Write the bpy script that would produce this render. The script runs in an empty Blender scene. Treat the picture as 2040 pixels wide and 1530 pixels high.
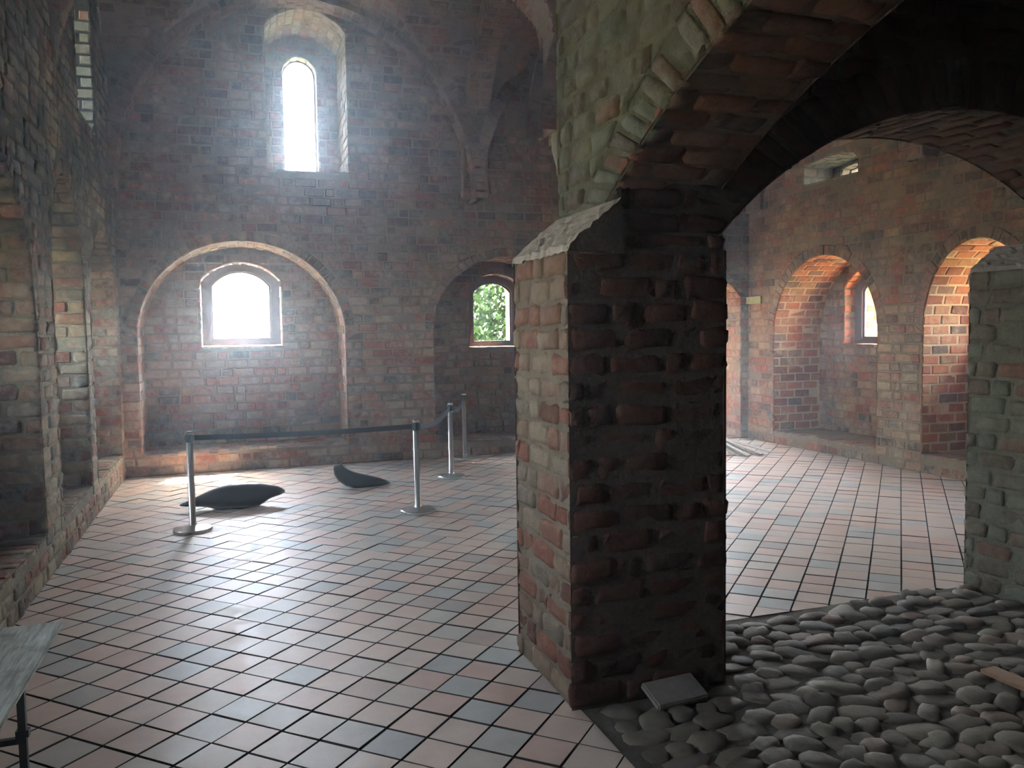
import bpy, bmesh, math, random
from math import sin, cos, pi, sqrt, atan2
from mathutils import Vector, Matrix
from mathutils.bvhtree import BVHTree

random.seed(7)
R = random.Random(11)
SC = bpy.context.scene
COL = SC.collection
V3 = Vector

# ------------------------------------------------------------------ camera
F_PX, PITCH, ROLL, EYE = 1650.0, 0.06444, -0.014757, 1.862
TH = math.radians(18.5)
def unrot(q):
    return V3((q[0] * cos(TH) + q[1] * sin(TH), -q[0] * sin(TH) + q[1] * cos(TH), q[2]))
_r, _u, _f = V3((1, 0, 0)), V3((0, sin(PITCH), cos(PITCH))), V3((0, cos(PITCH), -sin(PITCH)))
cam_x = unrot(_r * cos(ROLL) + _u * sin(ROLL))
cam_y = unrot(_u * cos(ROLL) - _r * sin(ROLL))
cam_f = unrot(_f)
EYEV = V3((0, 0, EYE))
cd = bpy.data.cameras.new('camera')
cd.sensor_width = 36.0
cd.lens = 36.0 * F_PX / 2040.0
cd.clip_start = 0.05
cam = bpy.data.objects.new('camera', cd)
COL.objects.link(cam)
M = Matrix((cam_x, cam_y, -cam_f)).transposed().to_4x4()
M.translation = EYEV
cam.matrix_world = M
SC.camera = cam
def to_px(p):
    d = p - EYEV
    z = d.dot(cam_f)
    if z < 0.05:
        return None
    return (1020 + F_PX * d.dot(cam_x) / z, 765 - F_PX * d.dot(cam_y) / z, z)

# ------------------------------------------------------------------ light
SC.view_settings.view_transform = 'Standard'
SC.view_settings.look = 'None'
SC.view_settings.gamma = 1.0
SC.view_settings.use_curve_mapping = False
SC.view_settings.exposure = 5.3
SC.cycles.max_bounces = 14
SC.cycles.diffuse_bounces = 7
SC.cycles.glossy_bounces = 4
SC.cycles.transparent_max_bounces = 12
SC.cycles.sample_clamp_indirect = 6.0
SC.cycles.caustics_reflective = False
SC.cycles.caustics_refractive = False
SC.cycles.use_denoising = True
SUN_DIR = V3((-0.70, -1.92, -2.65)).normalized()       # the way the sunlight travels
w = bpy.data.worlds.new('sky')
SC.world = w
w.use_nodes = True
nt = w.node_tree
sky = nt.nodes.new('ShaderNodeTexSky')
sky.sky_type = 'NISHITA'
sky.sun_disc = False
sky.sun_elevation = math.asin(-SUN_DIR.z)
sky.sun_rotation = atan2(-SUN_DIR.x, -SUN_DIR.y)
sky.dust_density = 3.0
mixw = nt.nodes.new('ShaderNodeMixRGB')
mixw.inputs[0].default_value = 0.5
mixw.inputs[2].default_value = (3.9, 4.3, 4.9, 1)      # bright thin cloud over the blue
nt.links.new(sky.outputs[0], mixw.inputs[1])
nt.links.new(mixw.outputs[0], nt.nodes['Background'].inputs[0])
nt.nodes['Background'].inputs[1].default_value = 0.5
sl = bpy.data.lights.new('sun', 'SUN')
sl.energy = 6.5
sl.color = (1.0, 0.93, 0.82)
sl.angle = math.radians(0.6)
so = bpy.data.objects.new('sun', sl)
COL.objects.link(so)
so.location = (6, 20, 20)
so.rotation_euler = SUN_DIR.to_track_quat('-Z', 'Y').to_euler()

# ------------------------------------------------------------------ materials
def lin(r, g, b):
    f = lambda c: ((c / 255 + 0.055) / 1.055) ** 2.4 if c > 10 else c / 255 / 12.92
    return (f(r), f(g), f(b), 1)
class NT:
    def __init__(s, name):
        s.m = bpy.data.materials.new(name)
        s.m.use_nodes = True
        s.t = s.m.node_tree
        s.b = s.t.nodes['Principled BSDF']
    def n(s, kind, **kw):
        x = s.t.nodes.new('ShaderNode' + kind)
        for k, v in kw.items():
            if hasattr(x, k): setattr(x, k, v)
            else: x.inputs[k].default_value = v
        return x
    def l(s, a, b):
        s.t.links.new(a, b)
    def mix(s, fac, a, b, mode='MIX'):
        x = s.t.nodes.new('ShaderNodeMixRGB')
        x.blend_type = mode
        for i, v in enumerate((fac, a, b)):
            if hasattr(v, 'is_linked'): s.l(v, x.inputs[i])
            else: x.inputs[i].default_value = v
        return x.outputs[0]
    def math(s, op, a, b=0.0, clamp=False):
        x = s.t.nodes.new('ShaderNodeMath')
        x.operation = op
        x.use_clamp = clamp
        for i, v in enumerate((a, b)):
            if hasattr(v, 'is_linked'): s.l(v, x.inputs[i])
            else: x.inputs[i].default_value = v
        return x.outputs[0]
    def ramp(s, fac, stops, interp='LINEAR'):
        x = s.t.nodes.new('ShaderNodeValToRGB')
        x.color_ramp.interpolation = interp
        e = x.color_ramp.elements
        while len(e) < len(stops): e.new(0.5)
        for i, (p, c) in enumerate(stops):
            e[i].position = p
            e[i].color = c if len(c) == 4 else (*c, 1)
        s.l(fac, x.inputs[0])
        return x.outputs[0]
    def noise(s, scale, detail=4, rough=0.6, vec=None):
        x = s.n('TexNoise', Scale=scale, Detail=detail, Roughness=rough)
        if vec is None:
            if not hasattr(s, 'geo'): s.geo = s.n('NewGeometry')
            vec = s.geo.outputs['Position']
        s.l(vec, x.inputs['Vector'])
        return x.outputs['Fac']
    def bump(s, h, strength=0.5, dist=0.01):
        x = s.n('Bump', Strength=strength, Distance=dist)
        s.l(h, x.inputs['Height'])
        s.l(x.outputs[0], s.b.inputs['Normal'])
G = lambda v: (v, v, v, 1)

def tone(m):
    """one random number per piece, whether it is an object or part of a joined mesh"""
    oi = m.n('ObjectInfo')
    at = m.n('Attribute', attribute_name='tint')
    return m.math('FRACT', m.math('ADD', oi.outputs['Random'], at.outputs['Fac']))

def brick_mat(name, stops, lime=(150, 138, 122), lime_amt=0.35, soot=0.0, soot_z=(2.2, 3.6), bumps=0.6, sootc=(50, 47, 45)):
    m = NT(name)
    c = m.ramp(tone(m), [(p, lin(*k)) for p, k in stops])
    big = m.noise(2.3, 5, 0.65)
    mid = m.noise(14, 5, 0.65)
    fine = m.noise(70, 4, 0.7)
    c = m.mix(0.55, c, m.ramp(mid, [(0.3, G(0.55)), (0.7, G(1.25))]), 'MULTIPLY')
    lm = m.ramp(m.math('ADD', m.math('MULTIPLY', big, 0.6), m.math('MULTIPLY', mid, 0.4)),
                [(0.60 - lime_amt * 0.4, G(0)), (0.78 - lime_amt * 0.4, G(0.85))])
    c = m.mix(lm, c, lin(*lime))
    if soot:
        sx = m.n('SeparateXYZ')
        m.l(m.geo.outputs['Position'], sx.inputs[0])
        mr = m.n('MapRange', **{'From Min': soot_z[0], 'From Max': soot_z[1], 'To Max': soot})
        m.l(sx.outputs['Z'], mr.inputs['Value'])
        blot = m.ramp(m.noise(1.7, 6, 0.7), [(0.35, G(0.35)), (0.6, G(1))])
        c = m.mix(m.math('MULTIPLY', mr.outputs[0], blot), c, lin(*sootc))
    m.l(c, m.b.inputs['Base Color'])
    m.b.inputs['Roughness'].default_value = 0.9
    m.b.inputs['Specular IOR Level'].default_value = 0.2
    m.bump(m.math('ADD', m.math('MULTIPLY', fine, 0.5), mid), bumps, 0.012)
    return m.m

def mortar_mat(name, a, b, bumps=0.8, soot=0.0, soot_z=(2.2, 3.6), sootc=(52, 49, 46)):
    m = NT(name)
    big = m.noise(3.0, 5, 0.65)
    fine = m.noise(45, 5, 0.7)
    c = m.ramp(m.math('ADD', m.math('MULTIPLY', big, 0.6), m.math('MULTIPLY', fine, 0.4)), [(0.35, lin(*a)), (0.65, lin(*b))])
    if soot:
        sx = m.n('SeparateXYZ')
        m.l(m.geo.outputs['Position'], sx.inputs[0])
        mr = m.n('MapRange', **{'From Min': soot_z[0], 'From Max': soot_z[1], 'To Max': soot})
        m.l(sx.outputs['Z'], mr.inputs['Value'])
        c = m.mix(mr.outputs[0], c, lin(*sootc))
    m.l(c, m.b.inputs['Base Color'])
    m.b.inputs['Roughness'].default_value = 0.95
    m.b.inputs['Specular IOR Level'].default_value = 0.15
    m.bump(fine, bumps, 0.015)
    return m.m

def simple(name, rgb, rough=0.5, metal=0.0, noise=None, bump=0.0, spec=0.5):
    m = NT(name)
    if noise:
        sc, lo, hi = noise
        f = m.noise(sc, 5, 0.65)
        m.l(m.mix(1.0, lin(*rgb), m.ramp(f, [(0.3, G(lo)), (0.7, G(hi))]), 'MULTIPLY'), m.b.inputs['Base Color'])
        if bump: m.bump(f, bump, 0.01)
    else:
        m.b.inputs['Base Color'].default_value = lin(*rgb)
    m.b.inputs['Roughness'].default_value = rough
    m.b.inputs['Metallic'].default_value = metal
    m.b.inputs['Specular IOR Level'].default_value = spec
    return m.m

RED = [(0.0, (84, 62, 52)), (0.15, (124, 72, 54)), (0.38, (146, 84, 62)), (0.55, (136, 102, 80)), (0.72, (156, 124, 96)), (0.86, (118, 94, 78)), (0.97, (96, 80, 72)), (1.0, (70, 64, 60))]
ORANGE = [(0.0, (112, 66, 44)), (0.3, (162, 94, 58)), (0.6, (174, 106, 66)), (0.85, (158, 114, 76)), (1.0, (104, 80, 64))]
GREY = [(0.0, (96, 76, 62)), (0.3, (114, 103, 86)), (0.6, (122, 119, 100)), (0.85, (104, 104, 88)), (1.0, (134, 94, 76))]
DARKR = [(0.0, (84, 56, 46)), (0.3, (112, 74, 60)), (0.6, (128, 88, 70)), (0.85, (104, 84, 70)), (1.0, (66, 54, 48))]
MB = {
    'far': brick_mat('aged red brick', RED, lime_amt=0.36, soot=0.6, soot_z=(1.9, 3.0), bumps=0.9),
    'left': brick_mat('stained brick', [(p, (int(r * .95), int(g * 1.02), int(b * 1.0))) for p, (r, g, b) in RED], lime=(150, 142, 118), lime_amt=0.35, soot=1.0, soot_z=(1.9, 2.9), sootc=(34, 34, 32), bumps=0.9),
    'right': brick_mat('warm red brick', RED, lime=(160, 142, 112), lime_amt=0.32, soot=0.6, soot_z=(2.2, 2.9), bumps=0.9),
    'reveal': brick_mat('orange red brick', ORANGE, lime=(176, 160, 124), lime_amt=0.22),
    'pillar': brick_mat('weathered pillar brick', [(0.0, (86, 57, 44)), (0.25, (120, 74, 56)), (0.5, (116, 90, 71)), (0.75, (126, 106, 84)), (1.0, (104, 90, 75))], lime=(122, 106, 87), lime_amt=0.26, bumps=1.0),
    'grey': brick_mat('limewashed grey brick', GREY, lime=(126, 122, 102), lime_amt=0.34, bumps=1.0),
    'upper': brick_mat('dimmed limewashed brick', [(p, (int(r * .82), int(g * .84), int(b * .84))) for p, (r, g, b) in GREY], lime=(104, 104, 86), lime_amt=0.34, bumps=1.0),  # copy of the grey brick, dimmer light and green cast put into the colour
    'core': brick_mat('shaded core brick', [(p, (int(r * .76), int(g * .72), int(b * .70))) for p, (r, g, b) in DARKR], lime=(92, 72, 60), lime_amt=0.3, bumps=0.9),  # brick darkened to stand for the shade on these faces
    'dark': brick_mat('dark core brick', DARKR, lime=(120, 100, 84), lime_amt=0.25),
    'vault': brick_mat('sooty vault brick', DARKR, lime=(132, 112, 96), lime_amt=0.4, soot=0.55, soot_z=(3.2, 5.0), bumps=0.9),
}
MM = {
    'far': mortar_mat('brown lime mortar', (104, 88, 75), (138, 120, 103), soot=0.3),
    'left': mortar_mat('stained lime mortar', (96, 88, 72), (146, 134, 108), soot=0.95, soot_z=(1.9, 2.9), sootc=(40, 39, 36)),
    'right': mortar_mat('warm lime mortar', (104, 88, 68), (142, 124, 96), soot=0.4, soot_z=(2.2, 3.2)),
    'reveal': mortar_mat('pale joint mortar', (168, 140, 104), (206, 180, 140)),
    'pillar': mortar_mat('rough pillar mortar', (98, 83, 67), (128, 112, 93), 1.0),
    'grey': mortar_mat('grey lime mortar', (104, 98, 81), (134, 128, 108), 1.0),
    'upper': mortar_mat('dimmed lime mortar', (84, 82, 67), (110, 108, 90), 1.0),  # copy of the grey mortar, dimmer light put into its colour
    'core': mortar_mat('shaded core mortar', (74, 61, 52), (100, 84, 72), 1.0),  # joints darkened with the brick, shade put into the colour
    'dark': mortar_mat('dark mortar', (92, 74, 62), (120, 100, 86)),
    'vault': mortar_mat('vault plaster', (84, 72, 64), (116, 100, 88)),
    'sill': mortar_mat('dusty sill mortar', (140, 128, 114), (176, 164, 150), 0.5),
}
STEEL = simple('brushed steel', (214, 212, 206), 0.26, 0.8)
BLACKP = simple('black plastic', (22, 22, 24), 0.45)
BELT = simple('black woven belt', (26, 27, 32), 0.6)
BLACKM = simple('black painted steel', (18, 18, 19), 0.5)
SCULPT = simple('black polished stone', (20, 22, 27), 0.28, 0.0, (30, 0.8, 1.2))
FRAMEW = simple('brown stained window wood', (88, 66, 56), 0.6, 0.0, (20, 0.8, 1.15), 0.2)
GRASS = simple('dry grass and gravel', (150, 146, 120), 0.9, 0.0, (3, 0.7, 1.3))
LEAF = simple('green leaves', (52, 78, 24), 0.7, 0.0, (6, 0.6, 1.4), 0, 0.1)
BARK = simple('bark', (90, 74, 60), 0.9)
STONE = simple('pale stone slab', (140, 130, 118), 0.85, 0.0, (9, 0.7, 1.2), 0.4)
LATH = simple('pale dusty laths', (178, 168, 152), 0.8, 0.0, (25, 0.75, 1.15), 0.3)
LATHB = simple('brown lath', (150, 116, 86), 0.75, 0.0, (25, 0.8, 1.15), 0.3)
EARTH = mortar_mat('trodden dusty earth', (78, 72, 62), (108, 100, 86), 1.0)
JOINT = mortar_mat('dark tile joint', (42, 37, 33), (66, 59, 53), 0.5)

def tile_mat():
    m = NT('worn clay floor tile')
    c = m.ramp(tone(m), [(0.0, lin(152, 147, 138)), (0.10, lin(164, 161, 151)), (0.22, lin(176, 163, 147)), (0.5, lin(184, 163, 145)), (0.78, lin(188, 160, 141)), (0.94, lin(180, 148, 130)), (1.0, lin(156, 145, 135))])
    big = m.noise(6, 4, 0.6)
    fine = m.noise(55, 5, 0.7)
    c = m.mix(0.5, c, m.ramp(big, [(0.3, G(0.72)), (0.7, G(1.2))]), 'MULTIPLY')
    c = m.mix(m.ramp(fine, [(0.58, G(0)), (0.72, G(0.35))]), c, lin(188, 180, 170))
    m.l(c, m.b.inputs['Base Color'])
    m.l(m.ramp(big, [(0.3, G(0.40)), (0.7, G(0.58))]), m.b.inputs['Roughness'])
    m.b.inputs['Specular IOR Level'].default_value = 0.38
    m.bump(m.math('ADD', m.math('MULTIPLY', fine, 0.4), big), 0.25, 0.006)
    return m.m
TILE = tile_mat()

def cobble_mat():
    m = NT('worn field stone')
    c = m.ramp(tone(m), [(0.0, lin(88, 79, 65)), (0.3, lin(104, 94, 78)), (0.6, lin(114, 104, 87)), (0.8, lin(100, 93, 80)), (0.96, lin(132, 110, 92)), (1.0, lin(94, 88, 80))])
    mid = m.noise(16, 5, 0.65)
    fine = m.noise(90, 4, 0.7)
    c = m.mix(0.7, c, m.ramp(mid, [(0.3, G(0.65)), (0.7, G(1.2))]), 'MULTIPLY')
    m.l(c, m.b.inputs['Base Color'])
    m.b.inputs['Roughness'].default_value = 0.8
    m.b.inputs['Specular IOR Level'].default_value = 0.3
    m.bump(m.math('ADD', m.math('MULTIPLY', fine, 0.4), mid), 0.5, 0.01)
    return m.m
COBBLE = cobble_mat()

def bench_mat():
    m = NT('weathered grey bench wood')
    tc = m.n('TexCoord')
    mp = m.n('Mapping')
    mp.inputs['Scale'].default_value = (14, 1.2, 14)
    m.l(tc.outputs['Object'], mp.inputs[0])
    g = m.noise(3.0, 6, 0.7, mp.outputs[0])
    k = m.noise(5, 3, 0.6)
    c = m.ramp(g, [(0.3, lin(84, 84, 74)), (0.5, lin(138, 140, 128)), (0.72, lin(172, 174, 162))])
    c = m.mix(m.ramp(k, [(0.28, G(0.7)), (0.4, G(0))]), c, lin(92, 88, 76))
    m.l(c, m.b.inputs['Base Color'])
    m.b.inputs['Roughness'].default_value = 0.6
    m.bump(g, 0.6, 0.006)
    return m.m
BENCHW = bench_mat()

def glass_mat():
    m = NT('thin window glass')
    tr = m.n('BsdfTransparent')
    tr.inputs[0].default_value = (0.96, 0.98, 0.98, 1)
    gl = m.n('BsdfGlossy', Roughness=0.03)
    mx = m.n('MixShader')
    mx.inputs[0].default_value = 0.06
    m.l(tr.outputs[0], mx.inputs[1])
    m.l(gl.outputs[0], mx.inputs[2])
    m.l(mx.outputs[0], m.t.nodes['Material Output'].inputs[0])
    return m.m
GLASS = glass_mat()

# ------------------------------------------------------------------ mesh helpers
def mesh_obj(name, verts, faces, mat, parent=None, smooth=False, kind=None, tint=None):
    me = bpy.data.meshes.new(name)
    me.from_pydata(verts, [], faces)
    if mat: me.materials.append(mat)
    if smooth:
        me.polygons.foreach_set('use_smooth', [True] * len(me.polygons))
    if tint is not None:
        a = me.attributes.new('tint', 'FLOAT', 'FACE')
        a.data.foreach_set('value', tint)
    me.update()
    o = bpy.data.objects.new(name, me)
    COL.objects.link(o)
    if parent: o.parent = parent
    if kind: o['kind'] = kind
    return o
def bm_obj(name, bm, mat, parent=None, smooth=False):
    bmesh.ops.recalc_face_normals(bm, faces=bm.faces)
    me = bpy.data.meshes.new(name)
    bm.to_mesh(me)
    bm.free()
    if mat: me.materials.append(mat)
    if smooth: me.polygons.foreach_set('use_smooth', [True] * len(me.polygons))
    o = bpy.data.objects.new(name, me)
    COL.objects.link(o)
    if parent: o.parent = parent
    return o
def empty(name, loc=(0, 0, 0), rz=0):
    o = bpy.data.objects.new(name, None)
    COL.objects.link(o)
    o.location = loc
    o.rotation_euler = (0, 0, rz)
    o.empty_display_size = 0.1
    return o
def tag(o, label, cat, group=None):
    o['label'] = label
    o['category'] = cat
    if group: o['group'] = group
    return o
def add_box(bm, c, s, rot=None, bevel=0.0):
    r = bmesh.ops.create_cube(bm, size=1.0)
    vs = r['verts']
    for v in vs:
        v.co = V3((v.co.x * s[0], v.co.y * s[1], v.co.z * s[2]))
        if rot: v.co = rot @ v.co
        v.co += V3(c)
    if bevel:
        es = set(e for v in vs for e in v.link_edges)
        bmesh.ops.bevel(bm, geom=list(es), offset=bevel, segments=2, affect='EDGES')
def add_lathe(bm, prof, seg=32, c=(0, 0, 0)):
    rings = []
    for r, z in prof:
        rings.append([bm.verts.new((c[0] + r * cos(2 * pi * k / seg), c[1] + r * sin(2 * pi * k / seg), c[2] + z)) for k in range(seg)])
    for a, b in zip(rings, rings[1:]):
        for k in range(seg):
            bm.faces.new((a[k], a[(k + 1) % seg], b[(k + 1) % seg], b[k]))
    bm.faces.new(rings[0][::-1])
    bm.faces.new(rings[-1])

# ------------------------------------------------------------------ masonry
ALL_BACK = []        # backing surfaces, for finding out which bricks are hidden
WALLS = []
class Masonry:
    """one piece of masonry: a mortar body and its bricks"""
    def __init__(s, name, key, near=False, piece='brick', limit=300):
        s.name, s.key, s.near, s.piece, s.limit = name, key, near, piece, limit
        s.bv, s.bf, s.items, s.bk = [], [], [], []
        s.mk = key
        s.mats = {}
        WALLS.append(s)
    def quad(s, a, b, c, d):
        i = len(s.bv)
        s.bv += [tuple(a), tuple(b), tuple(c), tuple(d)]
        s.bf.append((i, i + 1, i + 2, i + 3))
        s.bk.append(s.mk)
    def brick(s, c, a, b, n, corners, key=None, proud=None):
        if a.cross(b).dot(n) < 0:
            a = -a
            corners = [(-x, y) for x, y in corners][::-1]
        pr = R.gauss(0, 0.0035) if proud is None else proud
        s.items.append((c + n * pr, a, b, n, corners, key or s.key))
    def rect(s, c, a, b, n, w, h, key=None, proud=None):
        s.brick(c, a, b, n, [(-w / 2, -h / 2), (w / 2, -h / 2), (w / 2, h / 2), (-w / 2, h / 2)], key, proud)

class Arch:
    """an opening: jambs up to zs, then an arch of the given rise"""
    def __init__(s, c, hw, z0, zs, rise, seg=False, ring=0.0):
        s.c, s.hw, s.z0, s.zs, s.rise, s.seg, s.ring = c, hw, z0, zs, rise, seg, ring
    def half(s, t, hw, rise):
        if t <= s.zs: return hw
        h = (t - s.zs) / rise
        if h >= 1: return None
        if s.seg:
            r = (hw * hw + rise * rise) / (2 * rise)
            return sqrt(max(0, r * r - (r - rise + (t - s.zs)) ** 2))
        return hw * sqrt(1 - h * h)
    def span(s, t, ring=False):
        if t < s.z0 - 1e-6: return None
        g = s.ring if ring and t > s.zs else 0.0
        h = s.half(t, s.hw + g, s.rise + g)
        return None if h is None else (s.c - h, s.c + h)
    def pts(s, n=40, grow=0.0, jamb=True):
        hw, rise = s.hw + grow, s.rise + grow
        out = [(s.c - hw, s.z0)] if jamb else []
        if s.seg:
            r = (hw * hw + rise * rise) / (2 * rise)
            a0 = math.asin(min(1, hw / r))
            for k in range(n + 1):
                a = -a0 + 2 * a0 * k / n
                out.append((s.c + r * sin(a), s.zs + rise - r + r * cos(a)))
        else:
            for k in range(n + 1):
                a = pi - pi * k / n
                out.append((s.c + hw * cos(a), s.zs + rise * sin(a)))
        if jamb: out.append((s.c + hw, s.z0))
        return out

def spans(t, s0, s1, holes, ring=False):
    res = [(s0, s1)]
    for h in holes:
        sp = h.span(t, ring)
        if not sp: continue
        nx = []
        for a, b in res:
            if sp[1] <= a or sp[0] >= b: nx.append((a, b)); continue
            if sp[0] > a: nx.append((a, sp[0]))
            if sp[1] < b: nx.append((sp[1], b))
        res = nx
    return res

COURSE, JNT, BLEN, BHEAD = 0.125, 0.020, 0.275, 0.135
def wall_face(W, O, U, T, N, s0, s1, t0, t1, holes=(), course=COURSE, joint=JNT, blen=BLEN, bhead=BHEAD,
              bricks=True, key=None, rec=None, skip=0.0, proud=None, mkey=None):
    W.mk = mkey or W.key
    if rec is None: rec = 0.010 if W.near else 0.007
    O, U, T, N = V3(O), V3(U), V3(T), V3(N)
    P = lambda s, t, d=0.0: O + U * s + T * t + N * d
    nst = max(1, int(round((t1 - t0) / course)))
    lv = {t0 + (t1 - t0) * i / nst for i in range(nst + 1)}
    for h in holes:
        lv |= {h.z0, h.zs} | {h.zs + h.rise * sin(pi / 2 * k / 16) for k in range(17)}
    lv = sorted(t for t in lv if t0 <= t <= t1)
    if t0 == 0.0 and abs(T.z) > 0.9 and abs(O.z) < 1e-6: lv = [-0.06] + lv
    for a, b in zip(lv, lv[1:]):                           # mortar body
        if b - a < 1e-4: continue
        A, B = spans(a + 1e-5, s0, s1, holes), spans(b - 1e-5, s0, s1, holes)
        if len(A) != len(B):
            if len(A) > len(B): B = A
            else: A = B
        for (a0, a1), (b0, b1) in zip(A, B):
            W.quad(P(a0, a, -rec), P(a1, a, -rec), P(b1, b, -rec), P(b0, b, -rec))
    if not bricks: return
    nrow = int(round((t1 - t0) / course))
    ch = (t1 - t0) / nrow
    for r in range(nrow):
        ta, tb = t0 + r * ch + joint / 2, t0 + (r + 1) * ch - joint / 2
        A, B = spans(ta, s0, s1, holes, True), spans(tb, s0, s1, holes, True)
        if len(A) != len(B):
            if len(A) > len(B): B = A
            else: A = B
        for (a0, a1), (b0, b1) in zip(A, B):
            lo, hi = min(a0, b0), max(a1, b1)
            x = s0 - R.uniform(0, blen)
            k = R.randint(0, 2)
            while x < hi:
                L = (bhead if k % 3 == 2 else blen) * R.uniform(0.93, 1.06)
                k += 1
                xa, xb = x, x + L
                x = xb + joint * R.uniform(0.8, 1.2)
                if xb < lo + 0.03 or xa > hi - 0.03: continue
                ca, cb = max(xa, a0 + 0.004), min(xb, a1 - 0.004)
                da, db = max(xa, b0 + 0.004), min(xb, b1 - 0.004)
                if ca > cb: ca = cb = (max(min(ca, a1), a0))
                if da > db: da = db = (max(min(da, b1), b0))
                if (cb - ca) + (db - da) < 0.09: continue
                if skip and R.random() < skip: continue
                sm, tm = (ca + cb + da + db) / 4, (ta + tb) / 2
                cs = [(ca - sm, ta - tm), (cb - sm, ta - tm), (db - sm, tb - tm), (da - sm, tb - tm)]
                W.brick(P(sm, tm), U.copy(), T.copy(), N, cs, key, proud)

def ring_face(W, O, U, T, N, arch, key=None, step=0.105, joint=0.016, tlo=None):
    """voussoirs standing on edge round the head of an opening"""
    O, U, T, N = V3(O), V3(U), V3(T), V3(N)
    n = 200
    p0, p1 = arch.pts(n, 0, False), arch.pts(n, arch.ring, False)
    ln = [0]
    for a, b in zip(p0, p0[1:]): ln.append(ln[-1] + math.hypot(b[0] - a[0], b[1] - a[1]))
    cnt = max(3, int(ln[-1] / step))
    def at(p, l):
        for i in range(n):
            if ln[i + 1] >= l:
                f = (l - ln[i]) / max(1e-9, ln[i + 1] - ln[i])
                return (p[i][0] + (p[i + 1][0] - p[i][0]) * f, p[i][1] + (p[i + 1][1] - p[i][1]) * f)
        return p[-1]
    for k in range(cnt):
        la, lb = ln[-1] * k / cnt + joint / 2, ln[-1] * (k + 1) / cnt - joint / 2
        q = [at(p0, la), at(p0, lb), at(p1, lb), at(p1, la)]
        c = (sum(x for x, _ in q) / 4, sum(y for _, y in q) / 4)
        q = [(x - (x - c[0]) * 0.03, y - (y - c[1]) * 0.03) for x, y in q]
        if tlo and c[1] < tlo: continue
        cs = [(x - c[0], y - c[1]) for x, y in q][::-1]
        W.brick(O + U * c[0] + T * c[1], U.copy(), T.copy(), N, cs, key)

def strip_face(W, pts, D, d0, d1, inside, course=COURSE, joint=JNT, blen=BLEN, bhead=BHEAD, key=None, bricks=True, rec=None, mkey=None, ext=0.0):
    W.mk = mkey or W.key
    if rec is None: rec = 0.010 if W.near else 0.007
    """the underside / jamb of an opening: a profile of points swept along D"""
    pts = [V3(p) for p in pts]
    D = V3(D)
    ln = [0]
    for a, b in zip(pts, pts[1:]): ln.append(ln[-1] + (b - a).length)
    def at(l):
        for i in range(len(pts) - 1):
            if ln[i + 1] >= l - 1e-9:
                return pts[i].lerp(pts[i + 1], (l - ln[i]) / max(1e-9, ln[i + 1] - ln[i]))
        return pts[-1]
    inside = V3(inside)
    cnt = max(1, int(round(ln[-1] / course)))
    m = len(pts) - 1
    ns, tgs = [], []
    for i in range(m):
        tg = (pts[i + 1] - pts[i]).normalized()
        n = D.cross(tg).normalized()
        if n.dot(inside - pts[i]) < 0: n = -n
        ns.append(n); tgs.append(tg)
    vn = [ns[0]] + [(ns[i] + ns[i + 1]).normalized() for i in range(m - 1)] + [ns[-1]]
    for i in range(m):
        p, q = pts[i] - vn[i] * rec, pts[i + 1] - vn[i + 1] * rec
        if i == 0: p = p - tgs[0] * 0.03
        if i == m - 1: q = q + tgs[-1] * 0.03
        W.quad(p + D * d0, q + D * d0, q + D * (d1 + ext), p + D * (d1 + ext))
    if not bricks: return
    for k in range(cnt):
        la, lb = ln[-1] * k / cnt, ln[-1] * (k + 1) / cnt
        A, B = at(la), at(lb)
        tg = (B - A).normalized()
        n = D.cross(tg).normalized()
        if n.dot(inside - A) < 0: n = -n
        h = (B - A).length - joint
        x = d0 - (0.0 if k % 2 else bhead) - R.uniform(0, 0.02)
        j = 0
        while x < d1:
            L = blen * R.uniform(0.95, 1.04)
            xa, xb = max(d0 + 0.003, x), min(d1 - 0.003, x + L)
            x += L + joint
            if xb - xa < 0.05: continue
            W.rect((A + B) / 2 + D * (xa + xb) / 2, D.copy(), tg, n, xb - xa, h, key)

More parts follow.
